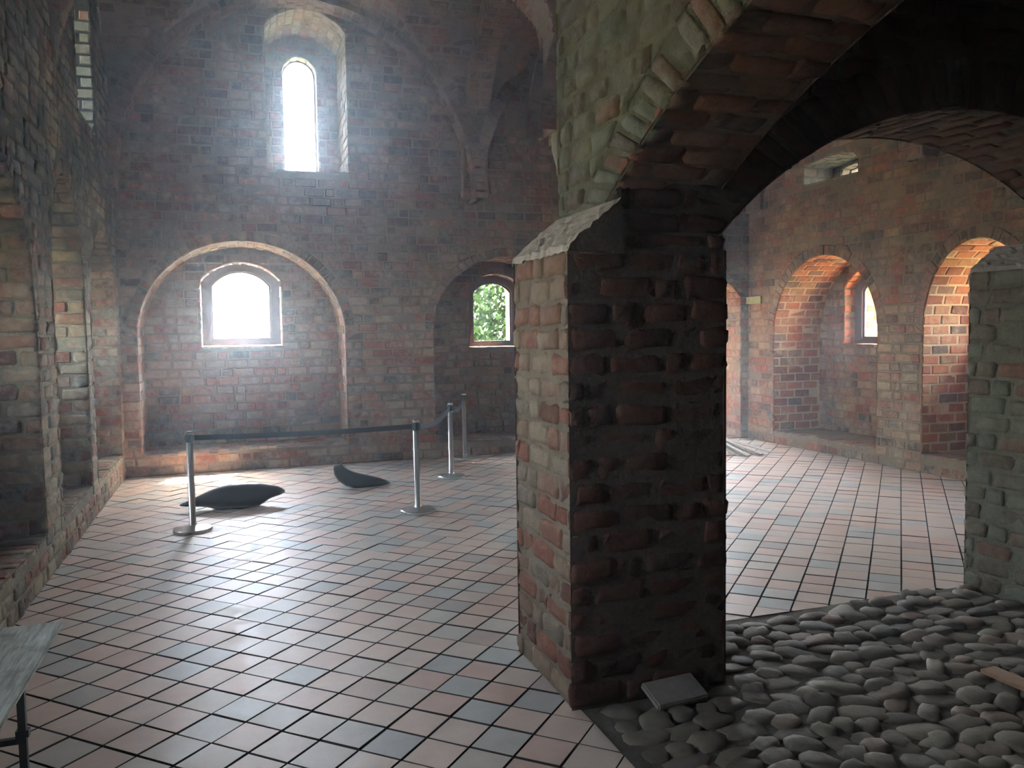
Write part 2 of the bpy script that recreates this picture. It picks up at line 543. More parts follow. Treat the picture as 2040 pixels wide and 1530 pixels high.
# brick meshes: rounded slab with worn edges; alike bricks share one mesh
def brick_geo(cs, near, rnd):
    jit = 0.009 if near else 0.004
    cs = [(x + rnd.uniform(-jit, jit), y + rnd.uniform(-jit, jit)) for x, y in cs]
    cx, cy = sum(x for x, _ in cs) / 4, sum(y for _, y in cs) / 4
    vs, fs = [], []
    if near:
        nx, ny = 4, 3
        for j in range(ny + 1):
            for i in range(nx + 1):
                u, v = i / nx, j / ny
                u = (0, .12, .5, .88, 1)[i]
                v = (0, .22, .78, 1)[j]
                x = (cs[0][0] * (1 - u) + cs[1][0] * u) * (1 - v) + (cs[3][0] * (1 - u) + cs[2][0] * u) * v
                y = (cs[0][1] * (1 - u) + cs[1][1] * u) * (1 - v) + (cs[3][1] * (1 - u) + cs[2][1] * u) * v
                edge = i in (0, nx) or j in (0, ny)
                corner = i in (0, nx) and j in (0, ny)
                z = rnd.gauss(0, 0.0045) - (0.007 if edge else 0) - (0.006 if corner else 0)
                if corner: x, y = x + (cx - x) * 0.05, y + (cy - y) * 0.05
                if edge: x, y = x + rnd.gauss(0, 0.005), y + rnd.gauss(0, 0.005)
                vs.append((x, y, z))
        for j in range(ny):
            for i in range(nx):
                a = j * (nx + 1) + i
                fs.append((a, a + 1, a + nx + 2, a + nx + 1))
        loop = [i for i in range(nx)] + [nx + j * (nx + 1) for j in range(ny)] + [ny * (nx + 1) + nx - i for i in range(nx)] + [(ny - j) * (nx + 1) for j in range(ny)]
        b = len(vs)
        vs += [(vs[k][0], vs[k][1], -0.04) for k in loop]
        m = len(loop)
        for k in range(m):
            fs.append((loop[(k + 1) % m], loop[k], b + k, b + (k + 1) % m))
    else:
        bv = 0.010
        w = max(0.02, math.hypot(cs[1][0] - cs[0][0], cs[1][1] - cs[0][1]))
        for x, y in cs:
            l = max(1e-4, math.hypot(x - cx, y - cy))
            f = max(0.3, 1 - bv * 1.6 / l)
            vs.append((cx + (x - cx) * f, cy + (y - cy) * f, rnd.gauss(0, 0.0015)))
        for x, y in cs: vs.append((x, y, -bv))
        for x, y in cs: vs.append((x, y, -0.03))
        fs.append((0, 1, 2, 3))
        for k in range(4):
            l = (k + 1) % 4
            fs.append((4 + k, 4 + l, l, k))
            fs.append((8 + k, 8 + l, 4 + l, 4 + k))
    return vs, fs
MESHES = {}
def brick_mesh(cs, near, key):
    w0, w1, h = cs[1][0] - cs[0][0], cs[2][0] - cs[3][0], cs[3][1] - cs[0][1]
    isrect = abs(w0 - w1) < 0.004 and abs(cs[0][0] - cs[3][0]) < 0.004 and abs(cs[0][1] - cs[1][1]) < 1e-4
    if isrect:
        w = round(w0 / 0.015) * 0.015
        hh = round(h / 0.006) * 0.006
        kk = (round(w, 4), round(hh, 4), near, key, R.randint(0, 4))
        if kk in MESHES: return MESHES[kk]
        cs = [(-w / 2, -hh / 2), (w / 2, -hh / 2), (w / 2, hh / 2), (-w / 2, hh / 2)]
    vs, fs = brick_geo(cs, near, R)
    me = bpy.data.meshes.new('brick')
    me.from_pydata(vs, [], fs)
    me.materials.append(MB[key] if key in MB else key)
    if near: me.polygons.foreach_set('use_smooth', [True] * len(me.polygons))
    if isrect: MESHES[kk] = me
    return me

def finish_walls():
    vv, ff = [], []
    for W in WALLS:
        b = len(vv)
        vv += W.bv
        ff += [tuple(b + i for i in f) for f in W.bf]
    tree = BVHTree.FromPolygons(vv, ff)
    for W in WALLS:
        par = mesh_obj(W.name, W.bv, W.bf, None, kind='structure')
        ks = sorted(set(W.bk))
        for k in ks: par.data.materials.append(MM[k])
        par.data.polygons.foreach_set('material_index', [ks.index(k) for k in W.bk])
        W.obj = par
        scored = []
        for it in W.items:
            c, a, b, n, cs, key = it
            sc = 0.0
            if (EYEV - c).dot(n) > 0:
                p = to_px(c)
                if p and -20 < p[0] < 2060 and -20 < p[1] < 1550:
                    w = abs(cs[1][0] - cs[0][0]); h = abs(cs[3][1] - cs[0][1])
                    q = [to_px(c + a * x + b * y) for x, y in cs]
                    if all(q):
                        ar = abs(sum(q[i][0] * q[(i + 1) % 4][1] - q[(i + 1) % 4][0] * q[i][1] for i in range(4))) / 2
                        xs = [k[0] for k in q]; ys = [k[1] for k in q]
                        if max(max(xs) - min(xs), max(ys) - min(ys)) >= 10 and ar > 40:
                            d = c + n * 0.02 - EYEV
                            L = d.length
                            hit = tree.ray_cast(EYEV, d / L, L - 0.03)
                            if hit[0] is None: sc = ar
            scored.append((sc, it))
        scored.sort(key=lambda x: -x[0])
        vis = [it for s_, it in scored if s_ > 0][:W.limit]
        rest = [it for s_, it in scored if s_ > 0][W.limit:] + [it for s_, it in scored if s_ <= 0]
        for c, a, b, n, cs, key in vis:
            o = bpy.data.objects.new(W.piece, brick_mesh(cs, W.near, key))
            tw = R.gauss(0, 0.010)
            m = Matrix((a, b, n)).transposed().to_4x4() @ Matrix.Rotation(tw, 4, 'Z') @ Matrix.Rotation(R.gauss(0, 0.012), 4, 'X')
            m.translation = c
            o.matrix_world = m
            o.parent = par
            COL.objects.link(o)
        bykey = {}
        for it in rest: bykey.setdefault(it[5], []).append(it)
        for key, its in bykey.items():
            vs, fs, tn = [], [], []
            for c, a, b, n, cs, _ in its:
                v, f = brick_geo(cs, False, R)
                k = len(vs)
                vs += [tuple(c + a * x + b * y + n * z) for x, y, z in v]
                fs += [tuple(k + i for i in q) for q in f]
                t = R.random()
                tn += [t] * len(f)
            mesh_obj('brickwork', vs, fs, MB[key] if key in MB else key, par, kind='stuff', tint=tn)

# ------------------------------------------------------------------ the hall: x across, y away from the viewer
XL, XR, YB, YC = -1.40, 8.15, 11.88, 4.47         # left wall, right wall, far wall, back of the core
YN = -3.2                                         # wall behind the viewer
NZ = 0.95                                         # depth of the niches
X, Y, Z = V3((1, 0, 0)), V3((0, 1, 0)), V3((0, 0, 1))
WIN = [0]

def window(O, U, N, c, hw, z0, zs, rise, depth=0.30, frame=0.14, fdepth=0.10, outer=0.6):
    """a wooden window set in a short reveal; O on the niche's back wall, N points into the room"""
    O, U, N = V3(O), V3(U), V3(N)
    WIN[0] += 1
    name = 'window_%d' % WIN[0]
    P = lambda s, t, d: O + U * s + Z * t - N * d
    out = Arch(c, hw - 0.012, z0 + 0.012, zs, rise - 0.012, True)
    inn = Arch(c, hw - frame, z0 + frame * 0.62, zs - 0.05, rise - 0.065, True)
    n = 20
    po, pi_ = out.pts(n), inn.pts(n)
    vs, fs = [], []
    for d in (depth - fdepth, depth):
        vs += [tuple(P(s, t, d)) for s, t in po] + [tuple(P(s, t, d + (0.0 if d > depth - .01 else 0.012))) for s, t in pi_]
    m = len(po)
    for k in range(m):
        l = (k + 1) % m
        fs.append((k, l, m + l, m + k))
        fs.append((2 * m + k, 3 * m + k, 3 * m + l, 2 * m + l))
        fs.append((k, 2 * m + k, 2 * m + l, l))
        fs.append((m + k, m + l, 3 * m + l, 3 * m + k))
    fr = mesh_obj(name, vs, fs, FRAMEW, kind='structure')
    # narrow sash just inside the frame
    s1 = Arch(c, hw - frame + 0.004, z0 + frame * 0.62 - 0.004, zs - 0.05, rise - 0.062, True).pts(n)
    s2 = Arch(c, hw - frame - 0.03, z0 + frame * 0.62 + 0.03, zs - 0.065, rise - 0.078, True).pts(n)
    vs, fs = [], []
    for d in (depth - 0.055, depth - 0.02):
        vs += [tuple(P(s, t, d)) for s, t in s1] + [tuple(P(s, t, d)) for s, t in s2]
    for k in range(m):
        l = (k + 1) % m
        fs += [(k, l, m + l, m + k), (2 * m + k, 3 * m + k, 3 * m + l, 2 * m + l), (m + k, m + l, 3 * m + l, 3 * m + k), (k, 2 * m + k, 2 * m + l, l)]
    mesh_obj('sash', vs, fs, FRAMEW, fr)
    vs = []
    for d in (depth - 0.041, depth - 0.035):
        vs += [tuple(P(s, t, d)) for s, t in s2]
    fs = [tuple(range(m)), tuple(range(2 * m - 1, m - 1, -1))] + [(k, (k + 1) % m, m + (k + 1) % m, m + k) for k in range(m)]
    mesh_obj('pane', vs, fs, GLASS, fr)
    portal(P(c, (z0 + zs + rise) / 2, depth + outer + 0.02), N, 2 * hw + 0.1, zs + rise - z0 + 0.1)
    return fr

def portal(p, n, w, h):
    l = bpy.data.lights.new('daylight_portal', 'AREA')
    l.shape = 'RECTANGLE'
    l.size, l.size_y = w, h
    l.cycles.is_portal = True
    o = bpy.data.objects.new('daylight_portal', l)
    COL.objects.link(o)
    q = Matrix((Z.cross(-n).normalized() * -1, Z, -n)).transposed()
    zc = -n                                         # lamp shines along its own -Z
    xa = Z.cross(n).normalized()
    m = Matrix((xa, n.cross(xa), n)).transposed().to_4x4()
    m = Matrix((-xa, Z, -n)).transposed().to_4x4()
    m.translation = p
    o.matrix_world = m

def niche(name, key, O, U, N, a, depth, win, revkey=None, near=False, sillbrick=True, winkw={}, backs=True, course=COURSE):
    """reveal, back wall, sill and window of an arched niche (a: its Arch in wall coordinates)"""
    W = Masonry(name, key, near)
    O, U, N = V3(O), V3(U), V3(N)
    P = lambda s, t, d=0.0: O + U * s + Z * t - N * d
    mid = P(a.c, (a.z0 + a.zs) / 2 + 0.3)
    pts = [P(s, t) for s, t in a.pts(36)]
    jl = [P(a.c - a.hw, a.z0), P(a.c - a.hw, a.zs)]
    jr = [P(a.c + a.hw, a.z0), P(a.c + a.hw, a.zs)]
    hd = [P(s, t) for s, t in a.pts(36, 0, False)]
    for pp in (jl, jr, hd):
        strip_face(W, pp, -N, 0.0, depth, P(a.c, a.zs), key=revkey, ext=0.03, mkey='reveal' if revkey == 'reveal' else None)
    W.mats = {}
    # sill: a row of headers at the edge, dusty mortar behind
    wall_face(W, P(0, a.z0), U, -N, Z, a.c - a.hw - 0.02, a.c + a.hw + 0.02, 0.0, 0.28, course=0.28, joint=0.014, blen=0.115, bhead=0.115, key=key, rec=0.004)
    wall_face(W, P(0, a.z0), U, -N, Z, a.c - a.hw - 0.03, a.c + a.hw + 0.03, 0.28, depth + 0.03, bricks=sillbrick, course=0.16, joint=0.012, rec=0.004)
    # back wall with its window
    Ob = O - N * depth
    wh = []
    if win:
        c, hw, z0, zs, rise = win
        wa = Arch(c, hw, z0, zs, rise, True)
        wh = [wa]
        dd = winkw.get('depth', 0.30)
        Pb = lambda s, t: Ob + U * s + Z * t
        out = winkw.get('outer', 0.6)
        prof = [Pb(s, t) for s, t in wa.pts(20)]
        strip_face(W, prof, -N, 0.0, dd + out, Pb(c, (z0 + zs) / 2), key=revkey)
        strip_face(W, [Pb(c - hw, z0), Pb(c + hw, z0)], -N, 0.0, dd + out, Pb(c, zs), key=key, bricks=True)
        window(Ob, U, N, c, hw, z0, zs, rise, **winkw)
    wall_face(W, Ob, U, Z, N, a.c - a.hw - 0.05, a.c + a.hw + 0.05, a.z0 - 0.05, a.zs + a.rise + 0.15, wh, key=key)
    return W

def slit(name, key, O, U, N, a, depth, c, hw, z0, zs, rise, revkey=None):
    """tall upper window: a deep recess with a narrow open slit at its back"""
    W = Masonry(name, key)
    O, U, N = V3(O), V3(U), V3(N)
    P = lambda s, t, d=0.0: O + U * s + Z * t - N * d
    for pp in ([P(a.c - a.hw, a.z0), P(a.c - a.hw, a.zs)], [P(a.c + a.hw, a.z0), P(a.c + a.hw, a.zs)], [P(s, t) for s, t in a.pts(20, 0, False)],
               [P(a.c - a.hw, a.z0), P(a.c + a.hw, a.z0)]):
        strip_face(W, pp, -N, 0.0, depth, P(a.c, (a.zs + a.z0) / 2), key=revkey, ext=0.03)
    Ob = O - N * depth
    wa = Arch(c, hw, z0, zs, rise, False)
    Pb = lambda s, t: Ob + U * s + Z * t
    strip_face(W, [Pb(s, t) for s, t in wa.pts(20)], -N, 0.0, 0.5, Pb(c, (z0 + zs) / 2), key=revkey)
    strip_face(W, [Pb(c - hw, z0), Pb(c + hw, z0)], -N, 0.0, 0.5, Pb(c, zs), key=revkey)
    wall_face(W, Ob, U, Z, N, a.c - a.hw - 0.05, a.c + a.hw + 0.05, a.z0 - 0.05, a.zs + a.rise + 0.1, [wa], key=key)
    WIN[0] += 1
    # leaded pane in a slim frame
    m = wa.pts(12)
    vs, fs = [], []
    for d in (0.20, 0.206):
        vs += [tuple(Pb(s, t) - N * d) for s, t in m]
    k = len(m)
    fs = [tuple(range(k)), tuple(range(2 * k - 1, k - 1, -1))]
    wn = mesh_obj('window_%d' % WIN[0], *frame_loop(Pb, N, c, hw, z0, zs, rise, 0.025, 0.18, 0.23), FRAMEW, kind='structure')
    mesh_obj('pane', vs, fs, GLASS, wn)
    portal(Pb(c, (z0 + zs + rise) / 2) - N * 0.52, N, 2 * hw + 0.1, zs + rise - z0 + 0.1)
    return W
def frame_loop(Pb, N, c, hw, z0, zs, rise, w, d0, d1):
    a = Arch(c, hw, z0, zs, rise).pts(12)
    b = Arch(c, hw - w, z0 + w, zs, rise - w).pts(12)
    m = len(a)
    vs, fs = [], []
    for d in (d0, d1):
        vs += [tuple(Pb(s, t) - N * d) for s, t in a] + [tuple(Pb(s, t) - N * d) for s, t in b]
    for k in range(m):
        l = (k + 1) % m
        fs += [(k, l, m + l, m + k), (2 * m + k, 3 * m + k, 3 * m + l, 2 * m + l), (m + k, m + l, 3 * m + l, 3 * m + k)]
    return vs, fs

# --- far wall -----------------------------------------------------
far_niches = [Arch(0.15, 1.35, 0.28, 1.85, 1.28, ring=0.13), Arch(3.98, 1.20, 0.22, 1.9, 1.07, ring=0.13), Arch(6.85, 1.15, 0.02, 2.35, 0.55, True, ring=0.13)]
far_slit = Arch(1.07, 0.54, 4.10, 6.02, 0.26, True)
far_slit2 = Arch(5.8, 0.54, 4.10, 6.02, 0.26, True)
Wf = Masonry('wall_far', 'far')
wall_face(Wf, (0, YB, 0), X, Z, -Y, XL - 0.05, XR + 0.05, 0.0, 6.75, far_niches + [far_slit, far_slit2])
for a in far_niches: ring_face(Wf, (0, YB, 0), X, Z, -Y, a)
fo = (0, YB, 0)
niche('wall_niche', 'far', fo, X, -Y, far_niches[0], NZ, (0.125, 0.57, 1.69, 2.64, 0.28), winkw=dict(outer=0.12))
niche('wall_niche', 'far', fo, X, -Y, far_niches[1], NZ, (4.04, 0.45, 1.60, 2.55, 0.23), winkw=dict(frame=0.11))
niche('wall_niche', 'right', fo, X, -Y, far_niches[2], NZ, (6.85, 0.85, 0.35, 2.35, 0.38), revkey='right')
slit('wall_niche', 'far', fo, X, -Y, far_slit, 1.10, 1.06, 0.25, 4.22, 5.72, 0.26, revkey='grey')
slit('wall_niche', 'far', fo, X, -Y, far_slit2, 1.10, 5.8, 0.25, 4.22, 5.72, 0.26)
# --- left wall ----------------------------------------------------
left_niches = [Arch(10.64, 1.02, 0.33, 2.10, 0.97, ring=0.13), Arch(8.50, 0.76, 0.35, 2.35, 0.98, ring=0.13), Arch(5.80, 1.25, 0.35, 1.9, 1.28, ring=0.13),
               Arch(3.05, 1.05, 0.35, 2.0, 1.0, ring=0.13)]
left_slit = Arch(9.95, 0.54, 4.15, 5.75, 0.3, True)
Wl = Masonry('wall_left', 'left', near=True)
LO = (XL, 0, 0)
wall_face(Wl, LO, Y, Z, X, YN, YB + 0.05, 0.0, 6.75, left_niches + [left_slit])
for a in left_niches: ring_face(Wl, LO, Y, Z, X, a)
for i, a in enumerate(left_niches):
    niche('wall_niche', 'left', LO, Y, X, a, NZ, (a.c, 0.56, 1.60, 2.45, 0.28), revkey='left', near=i < 3)
slit('wall_niche', 'left', LO, Y, X, left_slit, 1.0, 9.95, 0.25, 4.3, 5.5, 0.26, revkey='grey')
# --- right wall ---------------------------------------------------
right_niches = [Arch(10.08, 1.12, 0.20, 1.75, 1.14, ring=0.15), Arch(7.42, 0.76, 0.24, 1.85, 1.0, ring=0.15)]
right_slit = Arch(9.93, 0.57, 3.96, 4.22, 0.06, True)
Wr = Masonry('wall_right', 'right')
RO = (XR, 0, 0)
wall_face(Wr, RO, Y, Z, -X, YN, YB + 0.05, 0.0, 6.75, right_niches + [right_slit])
for a in right_niches[:2]: ring_face(Wr, RO, Y, Z, -X, a)
for i, a in enumerate(right_niches):
    niche('wall_niche', 'right', RO, Y, -X, a, 0.90, (a.c, 0.57, 1.57, 2.45, 0.30), revkey='reveal', sillbrick=False)
slit('wall_niche', 'right', RO, Y, -X, right_slit, 0.55, 9.93, 0.42, 3.98, 4.17, 0.06, revkey='grey')
# --- wall behind the viewer ---------------------------------------
Wn = Masonry('wall_near', 'core')
wall_face(Wn, (0, YN, 0), X, Z, Y, XL, XR, 0, 6.75, bricks=False)

# --- the core: pillar, arches, upper walls ------------------------
PX0, PX1, PY0 = 1.51, 2.37, 3.65                 # pillar
UX = 1.785                                       # face of the wall above, set back
Wp = Masonry('pillar', 'pillar', near=True)
HP = 2.25
def pil(W, x0, x1, y0, y1, z1, keyL=None, keyF=None, mkF=None):
    wall_face(W, (x0, 0, 0), Y, Z, -X, y0 + 0.012, y1, 0.0, z1, key=keyL)
    wall_face(W, (0, y0, 0), X, Z, -Y, x0 - 0.003, x1 + 0.006, 0.0, z1, key=keyF, mkey=mkF, rec=0.004 if mkF else None)
    wall_face(W, (x1, 0, 0), Y, Z, X, y0, y1 + 0.008, 0.0, z1, key=keyF, mkey=mkF)
    wall_face(W, (0, y1, 0), X, Z, Y, x0, x1 + 0.008, 0.0, z1, key=keyF, mkey=mkF)
pil(Wp, PX0, PX1, PY0, YC, HP, None, 'core', 'core')  # front and right faces take the core tones, their shade painted in
dv = V3((UX - PX0, 0, 0.23))
SLOPES = [(PX0, HP - 0.01, dv, 'pillar')]
wall_face(Wp, (0, 0, HP), X, Y, Z, UX - 0.02, PX1, PY0, YC, bricks=False)
wall_face(Wp, (0, PY0 + 0.02, HP), X, Z, -Y, PX0 + 0.12, PX1, 0.0, 0.085, course=0.085, rec=0.004, key='core', mkey='core')
W2 = Masonry('pillar', 'grey', near=True)        # the next pillar, to the right
QX0 = 4.87
pil(W2, QX0, 5.75, PY0 - 0.05, YC + 0.02, HP - 0.02)
SLOPES.append((QX0, HP - 0.03, V3((0.22, 0, 0.16)), 'grey'))
wall_face(W2, (0, 0, HP + 0.13), X, Y, Z, QX0 + 0.2, 5.75, PY0 - 0.05, YC + 0.02, bricks=False)
# arch in the side wall of the core (towards the viewer): its own circle in the y-z plane
SA = Arch(1.42, 2.56, 0.0, 2.38, 0.80, True, ring=0.30)
Wu = Masonry('wall_core_side', 'upper', near=True)
wall_face(Wu, (UX, 0, 0), Y, Z, -X, YN, YC, 2.38, 6.75, [SA])
ring_face(Wu, (UX, 0, 0), Y, Z, -X, SA)
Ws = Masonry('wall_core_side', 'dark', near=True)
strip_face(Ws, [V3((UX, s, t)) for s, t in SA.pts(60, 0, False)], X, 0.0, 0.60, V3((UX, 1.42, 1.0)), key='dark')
wall_face(Wu, (UX + 0.60, 0, 0), Y, Z, X, YN, YC, 2.38, 4.4, [SA], key='core', mkey='core')
wall_face(Wu, (UX, 0, 0), Y, Z, -X, YN, -1.1, 0.0, 2.38, key='grey')
wall_face(Wu, (UX + 0.6, 0, 0), Y, Z, X, YN, -1.1, 0.0, 2.38, bricks=False)
wall_face(Wu, (0, -1.1, 0), X, Z, Y, UX, UX + 0.6, 0.0, 2.4, bricks=False)
# arch in the back wall of the core: the one seen through
BA = Arch(4.09, 1.72, 0.0, 2.33, 0.75, True, ring=0.28)
YA = 3.70
Wb = Masonry('wall_core_back', 'core', near=True)
wall_face(Wb, (0, YC, 0), X, Z, Y, UX, 6.8, 2.32, 6.75, [BA], key='grey', mkey='grey')
wall_face(Wb, (0, YA, 0), X, Z, -Y, UX + 0.02, 6.8, 2.32, 4.4, [BA])
ring_face(Wb, (0, YA, 0), X, Z, -Y, BA, tlo=2.34)
hp = BA.pts(80, 0, False)
strip_face(Wb, [V3((s, YA, t)) for s, t in hp], Y, 0.0, YC - YA, V3((4.1, YA, 1.0)))
# closing the core: right side, far side, its low dark vault
Wc = Masonry('wall_core_right', 'core')
wall_face(Wc, (5.75, 0, 0), Y, Z, X, YN, YC, 0.0, 6.75, bricks=False)
wall_face(Wc, (5.70, 0, 0), Y, Z, -X, YN, PY0, 0.0, 4.4)
wall_face(Wc, (6.8, 0, 0), Y, Z, X, YA, YC, 2.32, 6.75, bricks=False)
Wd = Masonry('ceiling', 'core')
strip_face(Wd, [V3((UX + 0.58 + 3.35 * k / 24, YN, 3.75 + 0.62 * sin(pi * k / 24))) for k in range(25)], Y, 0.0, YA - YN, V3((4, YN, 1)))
# slim column behind the big pillar that carries the vaults
CX, CY = 3.46, 8.14
bm = bmesh.new()
add_lathe(bm, [(0.25, 0), (0.25, 0.12), (0.19, 0.2), (0.18, 3.45), (0.2, 3.5), (0.2, 3.56), (0.25, 3.75), (0.25, 3.9)], 24, (CX, CY, 0))
colm = bm_obj('column', bm, MM['grey'], smooth=False)
colm['kind'] = 'structure'

# --- vaults -------------------------------------------------------
ZS, RISE = 3.90, 2.45
XC = 3.40
def bay(x0, x1, y0, y1, bricks):
    W = Masonry('ceiling', 'vault')
    xc, yc, a, b = (x0 + x1) / 2, (y0 + y1) / 2, (x1 - x0) / 2, (y1 - y0) / 2
    n = 40
    hz = lambda x, y: ZS + RISE * sqrt(max(0, 1 - min(abs(x - xc) / a, abs(y - yc) / b) ** 2))
    hz = lambda x, y: ZS + RISE * max(sqrt(max(0, 1 - ((x - xc) / a) ** 2)), sqrt(max(0, 1 - ((y - yc) / b) ** 2)))
    gx = [xc - a * cos(pi * i / n) for i in range(n + 1)]
    gy = [yc - b * cos(pi * i / n) for i in range(n + 1)]
    for i in range(n):
        for j in range(n):
            q = [V3((gx[i + p], gy[j + r], hz(gx[i + p], gy[j + r]) + 0.006)) for p, r in ((0, 0), (0, 1), (1, 1), (1, 0))]
            W.quad(*q)
    if not bricks: return W
    for ax in (0, 1):
        ra, rb_ = (a, b) if ax == 0 else (b, a)
        m = 400
        prof = [(-ra * cos(pi * k / m), RISE * sin(pi * k / m)) for k in range(m + 1)]
        ln = [0]
        for p, q in zip(prof, prof[1:]): ln.append(ln[-1] + math.hypot(q[0] - p[0], q[1] - p[1]))
        cnt = int(ln[-1] / COURSE)
        idx, cur = [], 0
        for k in range(cnt + 1):
            t = ln[-1] * k / cnt
            while cur < m and ln[cur] < t: cur += 1
            idx.append(cur)
        for k in range(cnt):
            p, q = prof[idx[k]], prof[idx[k + 1]]
            d = ((p[0] + q[0]) / 2, (p[1] + q[1]) / 2)
            lim = rb_ * abs(d[0]) / ra
            h = math.hypot(q[0] - p[0], q[1] - p[1]) - JNT
            for sg in (-1, 1):
                x = lim + R.uniform(-0.2, 0.0)
                while x < rb_:
                    L = BLEN * R.uniform(0.9, 1.05)
                    xa, xb = max(x, lim), min(x + L, rb_)
                    x += L + JNT
                    if xb - xa < 0.07: continue
                    along = sg * (xa + xb) / 2
                    if ax == 0:
                        c = V3((xc + d[0], yc + along, ZS + d[1])); tg = V3((q[0] - p[0], 0, q[1] - p[1])).normalized(); al = Y.copy()
                        nn = V3((-d[0] / a / a, 0, -d[1] / RISE / RISE)).normalized()
                    else:
                        c = V3((xc + along, yc + d[0], ZS + d[1])); tg = V3((0, q[0] - p[0], q[1] - p[1])).normalized(); al = X.copy()
                        nn = V3((0, -d[0] / b / b, -d[1] / RISE / RISE)).normalized()
                    nn = al.cross(tg).normalized()
                    if nn.dot(V3((xc, yc, ZS)) - c) < 0: nn = -nn
                    W.rect(c, al, tg, nn, xb - xa, h, proud=R.gauss(-0.002, 0.003))
    return W
YM = 8.20
bay(XL, XC, YM, YB, True)
bay(XC, XR, YM, YB, True)
bay(XL, XC, YC - 0.3, YM, True)
bay(XC, XR, YC - 0.3, YM, False)
Wk = Masonry('ceiling', 'vault')
wall_face(Wk, (0, 0, 6.0), X, Y, -Z, XL, UX, YN, YC, bricks=False)
wall_face(Wk, (0, 0, 6.0), X, Y, -Z, 5.7, XR, YN, YC, bricks=False)

def rib(key, O, U, D, c, half, zs, rise, wd, th, inset=0.0):
    """a vault arch: brick band of width wd along D, thickness th"""
    W = Masonry('vault_arch', key)
    O, U, D = V3(O), V3(U), V3(D)
    A = Arch(c, half, zs - 0.02, zs, rise, ring=th)
    P = lambda s, t, d: O + U * s + Z * t + D * d
    strip_face(W, [P(s, t, -wd / 2) for s, t in A.pts(60, 0, False)], D, 0.0, wd, P(c, zs, 0), blen=wd / 2 - 0.02 if wd < 0.5 else BLEN)
    for sd in (-1, 1):
        p0, p1 = A.pts(60, 0, False), A.pts(60, th, False)
        off = sd * (wd / 2 - 0.006)
        for i in range(60):
            W.quad(P(*p0[i], off), P(*p0[i + 1], off), P(*p1[i + 1], off), P(*p1[i], off))
        ring_face(W, O + D * (sd * wd / 2), U, Z, D * sd, A)
    return W
# wall ribs and transverse arches
rib('vault', (0, YB - 0.20, 0), X, Y, (XL + XC) / 2, 2.34, ZS - 0.15, 2.52, 0.40, 0.20)
rib('vault', (0, YB - 0.20, 0), X, Y, (XC + XR) / 2, 2.31, ZS - 0.15, 2.48, 0.40, 0.20)
rib('vault', (XC, 0, 0), Y, X, (YM + YB) / 2, 1.70, ZS - 0.10, 2.22, 0.34, 0.32)
rib('vault', (0, YM, 0), X, Y, (XC + XR) / 2, 2.15, ZS, 2.05, 0.40, 0.62)
rib('vault', (XC, 0, 0), Y, X, (YC - 0.3 + YM) / 2, 1.66, ZS, 1.95, 0.40, 0.7)

finish_walls()
for (x0, z0, d, key), W in zip(SLOPES, (Wp, W2)):         # rough plastered slopes on top of the pillars
    vs, fs = [], []
    nu, nv = 26, 12
    nn = V3((-d.z, 0, d.x)).normalized()
    for j in range(nv + 1):
        for i in range(nu + 1):
            e = 0.0 if j == nv else 0.014
            p = V3((x0 - 0.012, PY0 - 0.012 + (YC - PY0 + 0.02) * i / nu, z0)) + d * (j / nv) * 1.06 + nn * (0.010 + R.gauss(0, e * 0.3) - (0.02 if j == 0 else 0))
            vs.append(tuple(p))
    for j in range(nv):
        for i in range(nu):
            a = j * (nu + 1) + i
            fs.append((a, a + 1, a + nu + 2, a + nu + 1))
    b = len(vs)
    vs += [(x0 + d.x * 1.06, PY0, z0 - 0.02), (x0 + d.x * 1.06, YC, z0 - 0.02), (x0, PY0, z0 - 0.02), (x0, YC, z0 - 0.02)]
    fs.append(tuple([b + 2, b] + [j * (nu + 1) for j in range(nv, -1, -1)]))
    fs.append(tuple([b + 1, b + 3] + [j * (nu + 1) + nu for j in range(nv + 1)]))
    o = mesh_obj('weathering_slope', vs, fs, MM['sill'], W.obj, smooth=False)
    o.data.materials.append(MM['core'])
    o.data.polygons[len(fs) - 2].material_index = 1  # end face in the core tone, its shade put into the colour

# ------------------------------------------------------------------ floors
TO, TA, TB = V3((-0.49, 4.54, 0)), V3((0.1593, -0.1517, 0)), V3((0.1517, 0.1593, 0))
import builtins
def tile_origin():
    ya, ox, oy, T = 0.43830, -8.6496, 18.883, 0.22
    return unrot((ox * T, oy * T, 0)), unrot((cos(ya) * T, -sin(ya) * T, 0)), unrot((sin(ya) * T, cos(ya) * T, 0))
TO, TA, TB = tile_origin()
def clip(poly, ax, lim, keep_less):
    out = []
    for i in range(len(poly)):
        p, q = poly[i], poly[(i + 1) % len(poly)]
        pi_, qi = (p[ax] <= lim) == keep_less, (q[ax] <= lim) == keep_less
        if pi_: out.append(p)
        if pi_ != qi:
            f = (lim - p[ax]) / (q[ax] - p[ax])
            out.append(p.lerp(q, f))
    return out
floor = mesh_obj('floor', [(XL - 0.1, YN, -0.012), (BX_ := 1.55, YN, -0.012), (1.55, YC, -0.012), (XR + 0.1, YC, -0.012), (XR + 0.1, YB + 1.0, -0.012), (XL - 0.1, YB + 0.02, -0.012)], [(0, 1, 2, 3, 4, 5)], JOINT, kind='structure')
mesh_obj('floor_bed', [(x, y, z) for z in (-0.30, -0.05) for x, y in ((XL - 1.2, YN - 0.2), (XR + 1.2, YN - 0.2), (XR + 1.2, YB + 1.2), (XL - 1.2, YB + 1.2))],
         [(3, 2, 1, 0), (4, 5, 6, 7), (0, 1, 5, 4), (1, 2, 6, 5), (2, 3, 7, 6), (3, 0, 4, 7)], JOINT, floor)
EDGE = 1.555
whole = []
ends = []
